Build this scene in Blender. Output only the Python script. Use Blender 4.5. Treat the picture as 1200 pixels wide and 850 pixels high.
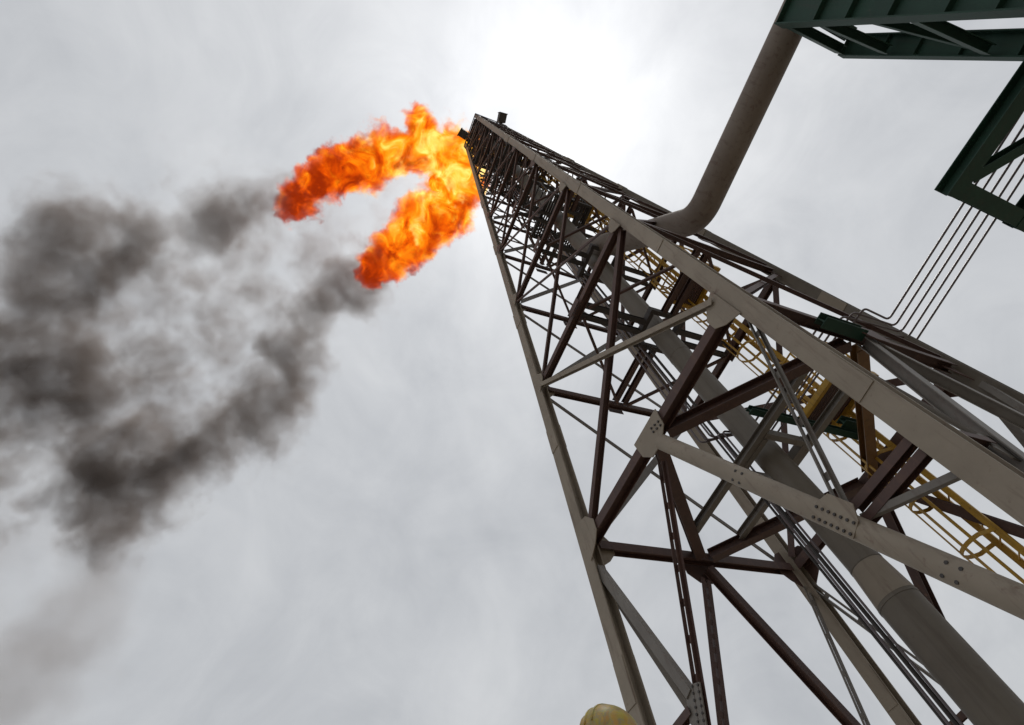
import bpy, bmesh, math, random
from mathutils import Vector, Matrix, Quaternion
random.seed(7)
R = math.radians
scene = bpy.context.scene
for o in list(bpy.data.objects):
    bpy.data.objects.remove(o, do_unlink=True)
COL = scene.collection

# ------------------------------------------------------------------ scale of the place
# the tower is laid out on a pyramid grid whose apex lies 100 grid units above the origin; one grid unit is S metres
S, ZC, GZ = 0.42, 0.45, 1.634
KB = 0.0692537                                   # half width of the tower lost per unit of height
def U(x, y, z): return Vector((S*x, S*y, S*(z-GZ)+ZC))
def hb(z): return KB*(100.0-z)                   # half width of the tower at grid height z

# ------------------------------------------------------------------ camera
az, el, roll, FPX = 2.396769, 0.970563, -0.4212465, 742.31
fwd = Vector((math.cos(el)*math.cos(az), math.cos(el)*math.sin(az), math.sin(el)))
r0 = Vector((math.sin(az), -math.cos(az), 0)); u0 = r0.cross(fwd)
rgt = r0*math.cos(roll)+u0*math.sin(roll); up_ = -r0*math.sin(roll)+u0*math.cos(roll)
camd = bpy.data.cameras.new('camera'); cam = bpy.data.objects.new('camera', camd); COL.objects.link(cam)
CAM = U(9.772863, -19.652101, GZ)
cam.matrix_world = Matrix(((rgt.x, up_.x, -fwd.x, CAM.x), (rgt.y, up_.y, -fwd.y, CAM.y), (rgt.z, up_.z, -fwd.z, CAM.z), (0, 0, 0, 1)))
camd.sensor_width = 36.0; camd.lens = FPX/1200*36; camd.clip_end = 6000; camd.clip_start = 0.05
scene.camera = cam
def direction(px, py): return (fwd*FPX + rgt*(px-600) + up_*(425-py)).normalized()
def at(px, py, axis, val):
    d = direction(px, py); t = (val-CAM[axis])/d[axis]
    return CAM + d*t

# ------------------------------------------------------------------ sky, sun, exposure
SUN = direction(642, 118)
sun_el = math.asin(SUN.z); sun_rot = math.atan2(SUN.x, SUN.y)
world = bpy.data.worlds.new('World'); scene.world = world; world.use_nodes = True
wn, wl = world.node_tree.nodes, world.node_tree.links
wn.clear()
wout = wn.new('ShaderNodeOutputWorld'); bg = wn.new('ShaderNodeBackground'); wl.new(bg.outputs[0], wout.inputs[0])
bg.inputs[1].default_value = 0.1
sky = wn.new('ShaderNodeTexSky'); sky.sky_type = 'NISHITA'; sky.sun_disc = False
sky.sun_elevation = sun_el; sky.sun_rotation = sun_rot; sky.dust_density = 2.0; sky.air_density = 1.5
tc = wn.new('ShaderNodeTexCoord')
nrm = wn.new('ShaderNodeVectorMath'); nrm.operation = 'NORMALIZE'; wl.new(tc.outputs['Generated'], nrm.inputs[0])
dot = wn.new('ShaderNodeVectorMath'); dot.operation = 'DOT_PRODUCT'; dot.inputs[1].default_value = SUN; wl.new(nrm.outputs[0], dot.inputs[0])
def wmath(op, a, b=None, clamp=False):
    n = wn.new('ShaderNodeMath'); n.operation = op; n.use_clamp = clamp
    for i, v in enumerate((a, b)):
        if v is None: continue
        if isinstance(v, (int, float)): n.inputs[i].default_value = v
        else: wl.new(v, n.inputs[i])
    return n.outputs[0]
dpos = wmath('MAXIMUM', dot.outputs['Value'], 0.0)
lum = wmath('ADD', wmath('ADD', wmath('MULTIPLY', wmath('POWER', dpos, 7.0), 1.5), wmath('MULTIPLY', wmath('POWER', dpos, 42.0), 4.3)), 5.6)
cn = wn.new('ShaderNodeTexNoise'); cn.inputs['Scale'].default_value = 2.3; cn.inputs['Detail'].default_value = 7; cn.inputs['Roughness'].default_value = 0.55; cn.inputs['Distortion'].default_value = 0.6
wl.new(nrm.outputs[0], cn.inputs['Vector'])
cn2 = wn.new('ShaderNodeTexNoise'); cn2.inputs['Scale'].default_value = 7.0; cn2.inputs['Detail'].default_value = 8; cn2.inputs['Roughness'].default_value = 0.6; cn2.inputs['Distortion'].default_value = 1.0
wl.new(nrm.outputs[0], cn2.inputs['Vector'])
cl = wmath('ADD', wmath('MULTIPLY', wmath('SUBTRACT', cn.outputs['Fac'], 0.5), 0.75), wmath('MULTIPLY', wmath('SUBTRACT', cn2.outputs['Fac'], 0.5), 0.28))
lum2 = wmath('MULTIPLY', lum, wmath('ADD', cl, 1.0))
ramp = wn.new('ShaderNodeValToRGB'); wl.new(wmath('ADD', wmath('MULTIPLY', cl, 1.4), 0.5), ramp.inputs[0])
ramp.color_ramp.elements[0].color = (0.925, 0.965, 1.03, 1); ramp.color_ramp.elements[1].color = (0.99, 1.0, 1.005, 1)
cc = wn.new('ShaderNodeVectorMath'); cc.operation = 'SCALE'; wl.new(ramp.outputs[0], cc.inputs[0]); wl.new(lum2, cc.inputs['Scale'])
mx = wn.new('ShaderNodeMix'); mx.data_type = 'RGBA'; mx.inputs[0].default_value = 0.95
wl.new(sky.outputs[0], mx.inputs[6]); wl.new(cc.outputs[0], mx.inputs[7]); wl.new(mx.outputs[2], bg.inputs[0])
world.cycles.sampling_method = 'AUTOMATIC'
sd = bpy.data.lights.new('sun', 'SUN'); sd.energy = 1.2; sd.angle = R(12); sd.color = (1.0, 0.95, 0.88)
so = bpy.data.objects.new('sun', sd); COL.objects.link(so); so.rotation_euler = (-SUN).to_track_quat('-Z', 'Y').to_euler(); so.location = (0, 0, 80)
scene.view_settings.view_transform = 'Standard'; scene.view_settings.look = 'None'; scene.view_settings.gamma = 1.0
scene.view_settings.exposure = 0.0
scene.render.engine = 'CYCLES'
scene.cycles.use_denoising = True
scene.cycles.volume_bounces = 0; scene.cycles.max_bounces = 6; scene.cycles.diffuse_bounces = 3; scene.cycles.transparent_max_bounces = 24
scene.cycles.volume_step_rate = 2.0; scene.cycles.volume_max_steps = 160

# ------------------------------------------------------------------ materials
def new_mat(name):
    m = bpy.data.materials.new(name); m.use_nodes = True
    return m, m.node_tree.nodes, m.node_tree.links
def paint(name, base, dirt, rough=0.55, scale=2.5, amount=0.5, streak=None, metallic=0.0, bump=0.06):
    """weathered paint: two colours mixed by patchy noise, rust freckles, fine relief"""
    m, n, l = new_mat(name); b = n['Principled BSDF']
    g = n.new('ShaderNodeNewGeometry')
    n1 = n.new('ShaderNodeTexNoise'); n1.inputs['Scale'].default_value = scale; n1.inputs['Detail'].default_value = 8; n1.inputs['Roughness'].default_value = 0.65
    l.new(g.outputs['Position'], n1.inputs['Vector'])
    rp = n.new('ShaderNodeValToRGB'); l.new(n1.outputs['Fac'], rp.inputs[0])
    rp.color_ramp.elements[0].position = 0.5-0.22*amount-0.05; rp.color_ramp.elements[1].position = 0.5+0.28
    rp.color_ramp.elements[0].color = (*base, 1); rp.color_ramp.elements[1].color = (*dirt, 1)
    col = rp.outputs[0]
    if streak:
        n2 = n.new('ShaderNodeTexNoise'); n2.inputs['Scale'].default_value = scale*5.5; n2.inputs['Detail'].default_value = 10; n2.inputs['Roughness'].default_value = 0.7
        l.new(g.outputs['Position'], n2.inputs['Vector'])
        r2 = n.new('ShaderNodeValToRGB'); r2.color_ramp.elements[0].position = 0.60; r2.color_ramp.elements[1].position = 0.72
        r2.color_ramp.elements[0].color = (0, 0, 0, 1); r2.color_ramp.elements[1].color = (1, 1, 1, 1); l.new(n2.outputs['Fac'], r2.inputs[0])
        mm = n.new('ShaderNodeMix'); mm.data_type = 'RGBA'; l.new(r2.outputs[0], mm.inputs[0]); l.new(col, mm.inputs[6]); mm.inputs[7].default_value = (*streak, 1)
        col = mm.outputs[2]
    if streak:
        mp = n.new('ShaderNodeMapping'); mp.inputs['Scale'].default_value = (9.0, 9.0, 0.55); l.new(g.outputs['Position'], mp.inputs['Vector'])
        n4 = n.new('ShaderNodeTexNoise'); n4.inputs['Scale'].default_value = 1.0; n4.inputs['Detail'].default_value = 6; n4.inputs['Roughness'].default_value = 0.7; l.new(mp.outputs[0], n4.inputs['Vector'])
        r4 = n.new('ShaderNodeValToRGB'); r4.color_ramp.elements[0].position = 0.52; r4.color_ramp.elements[1].position = 0.74
        r4.color_ramp.elements[0].color = (0, 0, 0, 1); r4.color_ramp.elements[1].color = (0.75, 0.75, 0.75, 1); l.new(n4.outputs['Fac'], r4.inputs[0])
        m4 = n.new('ShaderNodeMix'); m4.data_type = 'RGBA'; l.new(r4.outputs[0], m4.inputs[0]); l.new(col, m4.inputs[6]); m4.inputs[7].default_value = (streak[0]*0.75, streak[1]*0.75, streak[2]*0.75, 1)
        col = m4.outputs[2]
    l.new(col, b.inputs['Base Color']); b.inputs['Roughness'].default_value = rough; b.inputs['Metallic'].default_value = metallic
    n3 = n.new('ShaderNodeTexNoise'); n3.inputs['Scale'].default_value = scale*14; n3.inputs['Detail'].default_value = 4; l.new(g.outputs['Position'], n3.inputs['Vector'])
    bp = n.new('ShaderNodeBump'); bp.inputs['Strength'].default_value = bump; bp.inputs['Distance'].default_value = 0.02
    l.new(n3.outputs['Fac'], bp.inputs['Height']); l.new(bp.outputs[0], b.inputs['Normal'])
    return m
M = {
 'beige': paint('beige_steel_paint', (0.275, 0.232, 0.178), (0.195, 0.160, 0.120), 0.6, 1.2, 0.5, (0.16, 0.10, 0.07)),
 'grey': paint('grey_steel_paint', (0.18, 0.165, 0.145), (0.12, 0.105, 0.092), 0.55, 1.6, 0.5, (0.12, 0.08, 0.06)),
 'maroon': paint('red_oxide_steel', (0.082, 0.040, 0.031), (0.050, 0.027, 0.022), 0.6, 1.8, 0.6, (0.16, 0.08, 0.05)),
 'riser': paint('stained_pipe_and_shaded_leg', (0.150, 0.128, 0.098), (0.098, 0.080, 0.060), 0.5, 1.0, 0.6, (0.10, 0.075, 0.055)),
 'header': paint('grey_pipe_coating', (0.205, 0.172, 0.145), (0.145, 0.112, 0.092), 0.75, 0.8, 0.5, (0.12, 0.07, 0.05)),
 'green': paint('dark_green_paint', (0.009, 0.050, 0.031), (0.006, 0.030, 0.020), 0.7, 1.4, 0.5, (0.03, 0.05, 0.035)),
 'yellow': paint('safety_yellow_paint', (0.50, 0.29, 0.025), (0.34, 0.19, 0.02), 0.5, 3.0, 0.5, (0.16, 0.09, 0.03)),
 'ochre': paint('ochre_steel_paint', (0.17, 0.082, 0.020), (0.10, 0.05, 0.018), 0.55, 2.0, 0.5, (0.08, 0.04, 0.02)),
 'dark': paint('sooty_dark_steel', (0.055, 0.048, 0.045), (0.035, 0.030, 0.028), 0.65, 2.5, 0.5),
 'tube': paint('thin_steel_tubing', (0.13, 0.105, 0.11), (0.09, 0.07, 0.075), 0.4, 4.0, 0.4),
 'bolt': paint('black_bolts', (0.03, 0.026, 0.024), (0.05, 0.04, 0.035), 0.5, 6.0, 0.5),
 'concrete': paint('concrete', (0.36, 0.345, 0.32), (0.26, 0.25, 0.23), 0.9, 3.0, 0.5, None, 0, 0.4),
 'ground': paint('sandy_gravel_ground', (0.30, 0.26, 0.205), (0.21, 0.18, 0.145), 0.95, 0.35, 0.6, (0.20, 0.18, 0.15), 0, 0.6),
 'coverall': paint('orange_work_coverall', (0.42, 0.11, 0.03), (0.30, 0.08, 0.025), 0.9, 5.0, 0.5),
 'skin': paint('tanned_skin', (0.30, 0.17, 0.115), (0.25, 0.135, 0.09), 0.55, 9.0, 0.4),
 'boot': paint('black_leather', (0.03, 0.027, 0.025), (0.05, 0.045, 0.04), 0.5, 8.0, 0.4),
 'hair': paint('dark_hair', (0.03, 0.022, 0.018), (0.02, 0.015, 0.012), 0.6, 20.0, 0.4),
}
# ------------------------------------------------------------------ helpers
def link(name, me, mat, parent=None):
    o = bpy.data.objects.new(name, me); COL.objects.link(o)
    if mat is not None and len(me.materials) == 0: me.materials.append(mat)
    if parent is not None: o.parent = parent
    return o
def thing(name, label, cat, loc=(0, 0, 0), group=None):
    o = bpy.data.objects.new(name, None); COL.objects.link(o); o.location = loc; o.empty_display_size = 0.3
    o['label'] = label; o['category'] = cat
    if group: o['group'] = group
    return o
def tag(o, label, cat=None, group=None, kind=None):
    if label: o['label'] = label
    if cat: o['category'] = cat
    if group: o['group'] = group
    if kind: o['kind'] = kind
    return o
def frame(P, Q, up):
    w = (Q-P).normalized()
    v = Vector(up); v = v - w*v.dot(w)
    if v.length < 1e-5: v = Vector((1, 0, 0)) - w*w.x
    v.normalize()
    return w, v.cross(w), v              # along, side, outward
def sweep(bm, P, Q, loops, up, Q_loops=None):
    """each loop is a closed 2-D outline (side, outward) swept straight from P to Q"""
    w, s, v = frame(P, Q, up)
    for k, lp in enumerate(loops):
        lq = (Q_loops or loops)[k]
        a = [bm.verts.new(P+s*x+v*y) for x, y in lp]; b = [bm.verts.new(Q+s*x+v*y) for x, y in lq]
        n = len(lp)
        for i in range(n): bm.faces.new((a[i], a[(i+1) % n], b[(i+1) % n], b[i]))
        bm.faces.new(a[::-1]); bm.faces.new(b)
def finish(bm, name, mat, parent=None, smooth=False, normals=True):
    if normals: bmesh.ops.recalc_face_normals(bm, faces=bm.faces)
    me = bpy.data.meshes.new(name); bm.to_mesh(me); bm.free()
    if smooth:
        for p in me.polygons: p.use_smooth = True
    return link(name, me, mat, parent)
def rect(w, h, cx=0, cy=0): return [(cx-w/2, cy-h/2), (cx+w/2, cy-h/2), (cx+w/2, cy+h/2), (cx-w/2, cy+h/2)]
def isec(w, h, tf, tw):                   # I or H section: flanges parallel to 'side', stacked along 'outward'
    a, b, c = w/2, h/2, tw/2
    return [[(-a, -b), (a, -b), (a, -b+tf), (c, -b+tf), (c, b-tf), (a, b-tf), (a, b), (-a, b), (-a, b-tf), (-c, b-tf), (-c, -b+tf), (-a, -b+tf)]]
def angle_pair(leg, gap, t):              # two L sections back to back
    o = []
    for sgn in (1, -1):
        x0 = gap/2
        L = [(x0, 0), (x0+leg, 0), (x0+leg, t), (x0+t, t), (x0+t, leg), (x0, leg)]
        o.append([(sgn*x, y-leg/2) for x, y in L])
    return o
def tube_mesh(bm, pts, r, seg=10, closed_ends=True):
    pts = [Vector(p) for p in pts]; n = len(pts); rings = []
    t0 = (pts[1]-pts[0]).normalized(); nv = t0.orthogonal().normalized()
    for i in range(n):
        t = ((pts[i]-pts[i-1]).normalized() if i else Vector()) + ((pts[i+1]-pts[i]).normalized() if i < n-1 else Vector())
        t.normalize(); nv = (nv - t*nv.dot(t)).normalized(); bv = t.cross(nv)
        rr = r[i] if isinstance(r, (list, tuple)) else r
        rings.append([bm.verts.new(pts[i]+(nv*math.cos(2*math.pi*k/seg)+bv*math.sin(2*math.pi*k/seg))*rr) for k in range(seg)])
    for i in range(n-1):
        for k in range(seg): bm.faces.new((rings[i][k], rings[i][(k+1) % seg], rings[i+1][(k+1) % seg], rings[i+1][k]))
    if closed_ends: bm.faces.new(rings[0][::-1]); bm.faces.new(rings[-1])
def round_corners(pts, rad, n=6):
    out = [Vector(pts[0])]
    for i in range(1, len(pts)-1):
        p, a, b = Vector(pts[i]), Vector(pts[i-1]), Vector(pts[i+1])
        d1, d2 = (a-p), (b-p); rr = min(rad, d1.length*0.49, d2.length*0.49)
        s, e = p+d1.normalized()*rr, p+d2.normalized()*rr
        for k in range(n+1):
            t = k/n; out.append(s*(1-t)**2+p*2*t*(1-t)+e*t*t)
    out.append(Vector(pts[-1])); return out
def smooth_angle(o, deg=40):
    for p in o.data.polygons: p.use_smooth = True
    o.data.set_sharp_from_angle(angle=R(deg))

# ------------------------------------------------------------------ ground
bm = bmesh.new()
bmesh.ops.create_grid(bm, x_segments=40, y_segments=40, size=1500)
g = finish(bm, 'ground', M['ground']); g['kind'] = 'structure'

# ------------------------------------------------------------------ flare tower
tower = thing('flare_tower', 'tall tapering steel lattice flare tower with beige legs and maroon bracing', 'tower')
CORN = {'A': (-1, -1), 'B': (1, -1), 'C': (1, 1), 'D': (-1, 1)}
FACES = {'AB': ('A', 'B', Vector((0, -1, KB))), 'BC': ('B', 'C', Vector((1, 0, KB))), 'CD': ('C', 'D', Vector((0, 1, KB))), 'DA': ('D', 'A', Vector((-1, 0, KB)))}
for k_, v_ in FACES.items(): v_[2].normalize()
def cz(c, z): b = hb(z); return U(CORN[c][0]*b, CORN[c][1]*b, z)
def fz(f, s, z):
    a, b, _ = FACES[f]; return cz(a, z).lerp(cz(b, z), (s+1)/2)
LEV = [2.8] + [100-81.99*0.871**k for k in range(10)]       # grid heights of the levels, 0..10
TOP = LEV[10]
def member(name, P, Q, loops, up, mat, parent=tower, cut=(0.0, 0.0), shift=0.0):
    P, Q = Vector(P), Vector(Q); w = (Q-P).normalized(); v = Vector(up)
    bm = bmesh.new(); sweep(bm, P+w*cut[0]+v*shift, Q-w*cut[1]+v*shift, loops, up)
    return finish(bm, name, mat, parent)
def built_up(name, P, Q, leg, gap, up, mat, cut=(0.0, 0.0), pitch=0.45, shift=0.0):
    """two angles back to back with batten plates"""
    P, Q = Vector(P), Vector(Q); w, s, v = frame(P, Q, up)
    P = P+w*cut[0]+v*shift; Q = Q-w*cut[1]+v*shift
    bm = bmesh.new(); sweep(bm, P, Q, angle_pair(leg, gap, leg*0.14), up)
    n = max(2, int((Q-P).length/pitch))
    for i in range(n):
        c = P.lerp(Q, (i+0.5)/n); sweep(bm, c-w*0.05, c+w*0.05, [rect(gap*0.99, leg*0.1, 0, -leg*0.36)], up)
    return finish(bm, name, mat, tower)
# legs: H columns with flanges facing the camera side, splices, pedestals
for c in 'ABCD':
    sx, sy = CORN[c]
    P, Q = cz(c, 2.45), cz(c, TOP+0.5)
    h0, h1 = 0.29, 0.17
    bm = bmesh.new(); sweep(bm, P, Q, isec(h0, h0*0.72, 0.024, 0.018), Vector((0, -1, 0)), isec(h1, h1*0.72, 0.02, 0.015))
    leg = finish(bm, 'leg', M['riser'] if c == 'C' else M['beige'], tower)  # leg C takes the dark pipe coating: its shade is painted into the colour
    tag(leg, {'A': 'left leg of the tower, slim against the open sky', 'B': 'nearest leg of the tower, a broad beige flange', 'C': 'rightmost leg of the tower, dark against the sky', 'D': 'rear leg of the tower seen inside the lattice'}[c])
    w = (Q-P).normalized()
    for zz in (12.4, 24.5, 36.0, 47.0, 57.0):
        p = cz(c, zz); bm = bmesh.new(); L = 0.34
        for yy in (1, -1):
            off = Vector((0, yy, 0))*(0.1044-(zz-2.45)*0.00058+0.0065)
            sweep(bm, p-w*L+off, p+w*L+off, [rect(0.25, 0.012)], Vector((0, -1, 0)))
        sp = finish(bm, 'splice_plate', M['beige'], leg)
        if False:
            bm = bmesh.new()
            for i in range(6):
                for j in (-1, 1):
                    q = p+w*(-L+0.08+i*0.1)+Vector((j*0.075, -0.168+zz*0.0003, 0))
                    sweep(bm, q, q+Vector((0, -0.02, 0)), [[(0.019*math.cos(a*math.pi/3), 0.019*math.sin(a*math.pi/3)) for a in range(6)]], Vector((0, 0, 1)))
            b_ = finish(bm, 'bolt_rows', M['bolt'], leg); b_['kind'] = 'stuff'
    bm = bmesh.new(); q = cz(c, 2.45)
    sweep(bm, q-Vector((0, 0, 0.03)), q, [rect(0.55, 0.55)], Vector((0, 1, 0)))
    finish(bm, 'base_plate', M['beige'], leg)
    bm = bmesh.new(); sweep(bm, Vector((q.x, q.y, -0.2)), q-Vector((0, 0, 0.032)), [rect(0.9, 0.9)], Vector((0, 1, 0)))
    bmesh.ops.bevel(bm, geom=[e for e in bm.edges], offset=0.03, segments=1)
    finish(bm, 'pedestal', M['concrete'], leg)

def sect(w): return isec(w, w, w*0.085, w*0.06)
# face bracing
for f, (a, b, nv) in FACES.items():
    for k in range(1, 11):
        z = LEV[k]; w = (0.185, 0.15, 0.12, 0.10, 0.09, 0.085, 0.08, 0.075, 0.07, 0.08)[k-1]
        P, Q = cz(a, z), cz(b, z)
        mat = M['maroon']
        if f in ('AB', 'CD'):
            member('horizontal_beam', P, Q, sect(w), nv, mat, cut=(0.12, 0.12))
        else:
            member('horizontal_beam', P, Q, sect(w*0.9), nv, mat, cut=(0.17, 0.17))
        if k < 10:
            z2 = LEV[k+1]; sc = 0.96**(k-1)
            if f == 'AB':
                member('diagonal_brace', cz(a, z), cz(b, z2), sect(0.12 if k == 1 else 0.085*sc*sc), nv, M['maroon'], cut=(0.3, 0.25), shift=-0.02)
                member('diagonal_brace', cz(b, z), cz(a, z2), sect(0.10) if k == 1 else [rect(0.045, 0.045)], nv, M['beige'] if k == 1 else M['maroon'], cut=(0.3, 0.25), shift=0.12 if k == 1 else 0.075)
            elif f == 'BC':
                member('diagonal_brace', cz(a, z), cz(b, z2), sect(0.095*sc), nv, M['maroon'], cut=(0.3, 0.25), shift=-0.05)
                member('diagonal_brace', cz(b, z), cz(a, z2), sect(0.075*sc), nv, M['maroon'], cut=(0.3, 0.25), shift=0.06)
            else:
                t = 0.075*sc
                Lx = [[(-t, 0), (t, 0), (t, t*0.16), (t*0.1, t*0.16), (t*0.1, t*1.3), (-t*0.1, t*1.3), (-t*0.1, t*0.16), (-t, t*0.16)]]
                t2 = 0.042*sc
                Ly = [[(-t2, 0), (t2, 0), (t2, t2*0.16), (t2*0.1, t2*0.16), (t2*0.1, t2*1.3), (-t2*0.1, t2*1.3), (-t2*0.1, t2*0.16), (-t2, t2*0.16)]]
                if f == 'DA':
                    member('diagonal_brace', cz('A', z), cz('D', z2), Lx, nv, M['grey'], cut=(0.25, 0.2), shift=-0.10)
                    member('diagonal_brace', cz('D', z), cz('A', z2), Ly, nv, M['grey'], cut=(0.25, 0.2), shift=0.07)
                else:
                    member('diagonal_brace', cz('D', z), cz('C', z2), Lx, nv, M['maroon'], cut=(0.25, 0.2), shift=-0.10)
                    member('diagonal_brace', cz('C', z), cz('D', z2), Lx, nv, M['maroon'], cut=(0.25, 0.2), shift=0.07)
    for k in range(4, 10):                       # light secondary bracing of the upper panels
        za, zb_ = LEV[k], LEV[k+1]; zm = (za+zb_)/2; q = 0.036
        member('secondary_strut', cz(a, zm), cz(b, zm), [rect(q, q)], nv, M['maroon'], cut=(0.08, 0.08), shift=-0.04)
        for c in (a, b): member('secondary_brace', fz(f, 0, za), cz(c, zm), [rect(q, q)], nv, M['maroon'], cut=(0.05, 0.1), shift=0.0)
        member('secondary_brace', fz(f, 0, za), fz(f, 0, zb_), [rect(q, q)], nv, M['dark'], cut=(0.06, 0.06), shift=-0.085)
    # bottom portal panel: chevron with redundants
    z0, z1 = LEV[0], LEV[1]
    Mid = fz(f, 0, z1-0.25)
    for c in (a, b):
        c0 = cz(c, z0); N = Mid.lerp(c0, 0.52); zn = z1-0.25+(z0-z1+0.25)*0.52
        if f == 'AB' and c == 'B':
            br = member('chevron_brace', Mid, c0, [[(0.118*math.cos(m*math.pi/12), 0.118*math.sin(m*math.pi/12)) for m in range(24)]], nv, M['beige'], cut=(0.30, 0.3), shift=0.10)
            smooth_angle(br)
            tag(br, 'thick beige tubular brace crossing in front of the riser')
            for t_ in (0.30, 0.68):                     # field joints with bolts
                p = Mid.lerp(c0, t_); w_ = (c0-Mid).normalized(); side = w_.cross(nv).normalized()
                bm = bmesh.new()
                for i in range(2):
                    for j in (-1, 1):
                        q = p+w_*(0.12*i)+side*(0.055*j)+nv*0.196
                        sweep(bm, q, q+nv*0.016, [[(0.018*math.cos(m*math.pi/3), 0.018*math.sin(m*math.pi/3)) for m in range(6)]], w_)
                q_ = finish(bm, 'bolt_rows', M['bolt'], br); q_['kind'] = 'stuff'
        elif c == 'A' or (f == 'DA' and c == 'A'):
            built_up('chevron_brace', Mid, c0, 0.058 if f == 'AB' else 0.072, 0.085 if f == 'AB' else 0.045, nv, M['maroon'], cut=(0.4, 0.3), pitch=0.42 if f == 'AB' else 0.26)
        else:
            member('chevron_brace', Mid, c0, sect(0.16), nv, M['grey'] if f == 'BC' else M['maroon'], cut=(0.12, 0.3))
        # redundants
        if c in 'BD':
            built_up('redundant_brace', N, cz(c, z1-0.4), 0.045, 0.06, nv, M['grey'], cut=(0.2, 0.25), pitch=0.6)
        else:
            member('redundant_brace', N, cz(c, z1-0.7), [rect(0.13, 0.10)], nv, M['grey'], cut=(0.2, 0.25))
        zh = zn-0.05
        e0, e1 = N, cz(c, zh)
        s_ = Vector((0, 0, 0.12))
        member('redundant_strut', e0+s_*0.5, e1+s_*0.5, sect(0.10), nv, M['maroon'], cut=(0.15, 0.15))
        if f == 'AB' and c == 'B':
            member('redundant_strut', e0-s_*0.9, e1-s_*0.9, sect(0.10), nv, M['maroon'], cut=(0.15, 0.15))
            member('thin_strut', N, cz(c, 8.7), [rect(0.07, 0.07)], nv, M['grey'], cut=(0.15, 0.16), shift=0.0)
        # gusset at N
        w_ = (c0-Mid).normalized(); side = w_.cross(nv).normalized()
        sgn = 1 if (cz(c, zn)-N).dot(side) > 0 else -1
        big = (f == 'AB' and c == 'B')
        sh = 0.205 if big else 0.012
        k_ = 0.72 if big else 0.7
        pts = [N+w_*x*k_+side*sgn*y*k_+nv*sh for x, y in ((-0.36, -0.12), (0.36, -0.12), (0.36, 0.12), (0.20, 0.30), (-0.22, 0.30), (-0.36, 0.12))]
        bm = bmesh.new(); lo = [bm.verts.new(p) for p in pts]; hi = [bm.verts.new(p+nv*0.016) for p in pts]
        bm.faces.new(lo[::-1]); bm.faces.new(hi)
        for i in range(6): bm.faces.new((lo[i], lo[(i+1) % 6], hi[(i+1) % 6], hi[i]))
        gp = finish(bm, 'gusset_plate', M['beige'] if big else M['grey'], tower)
        if big or c in 'AD':
            bm = bmesh.new()
            for i in range(7):
                for j in (-1, 1):
                    q = N+w_*(-0.32+0.105*i)*k_+side*sgn*(0.075*j)*k_+nv*(sh+0.0165)
                    sweep(bm, q, q+nv*0.014, [[(0.0165*math.cos(m*math.pi/3), 0.0165*math.sin(m*math.pi/3)) for m in range(6)]], w_)
            q_ = finish(bm, 'bolt_rows', M['bolt'], gp); q_['kind'] = 'stuff'
# gusset plates at the legs and at the crossings
def plate(pts, nv, t, mat, name='gusset_plate'):
    bm = bmesh.new(); lo = [bm.verts.new(p-nv*t/2) for p in pts]; hi = [bm.verts.new(p+nv*t/2) for p in pts]; n = len(pts)
    bm.faces.new(lo[::-1]); bm.faces.new(hi)
    for i in range(n): bm.faces.new((lo[i], lo[(i+1) % n], hi[(i+1) % n], hi[i]))
    return finish(bm, name, mat, tower)
for f, (a, b, nv) in FACES.items():
    for k in range(1, 7):
        z = LEV[k]; sc = 0.97**(k-1)
        sc = 1.15 if k == 1 else 0.8*0.93**(k-2)
        hdir = (cz(b, z)-cz(a, z)).normalized()
        for c, d in ((a, hdir), (b, -hdir)):
            p = cz(c, z); w_ = (cz(c, z+1)-p).normalized()
            off = nv*(0.118 if f in ('AB', 'CD') else 0.0)
            x0 = 0.10 if f in ('AB', 'CD') else 0.135
            pts = [p+d*x*sc+w_*y*sc+off for x, y in ((x0/sc, -0.36), (0.30, -0.24), (0.42, -0.10), (0.42, 0.10), (0.26, 0.30), (x0/sc, 0.36))]
            plate(pts, nv, 0.014, M['beige'] if (c in 'AB' and k < 4) else M['maroon'])
        if k < 5:
            p = fz(f, 0, z)+nv*0.135
            w_ = nv.cross(hdir).normalized(); w_ = w_ if w_.z > 0 else -w_
            if k == 1:
                pts = [p+hdir*x+w_*y for x, y in ((-0.34, 0.13), (-0.30, -0.22), (-0.14, -0.42), (0.14, -0.42), (0.34, -0.24), (0.36, 0.13))]
                gp = plate(pts, nv, 0.016, M['beige'] if f == 'AB' else M['maroon'])
                if f == 'AB':
                    bm = bmesh.new()
                    for i in range(3):
                        for j in range(2):
                            q = p+hdir*(0.12+0.085*i)+w_*(-0.05-0.09*j-0.03*i)+nv*0.0085
                            sweep(bm, q, q+nv*0.02, [[(0.02*math.cos(m*math.pi/3), 0.02*math.sin(m*math.pi/3)) for m in range(6)]], w_)
                    q_ = finish(bm, 'bolt_rows', M['bolt'], gp); q_['kind'] = 'stuff'
            else:
                pts = [p+hdir*x+w_*y for x, y in ((-0.2, 0.1), (-0.2, -0.1), (0.2, -0.1), (0.2, 0.1))]
                plate(pts, nv, 0.014, M['maroon'])
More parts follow.
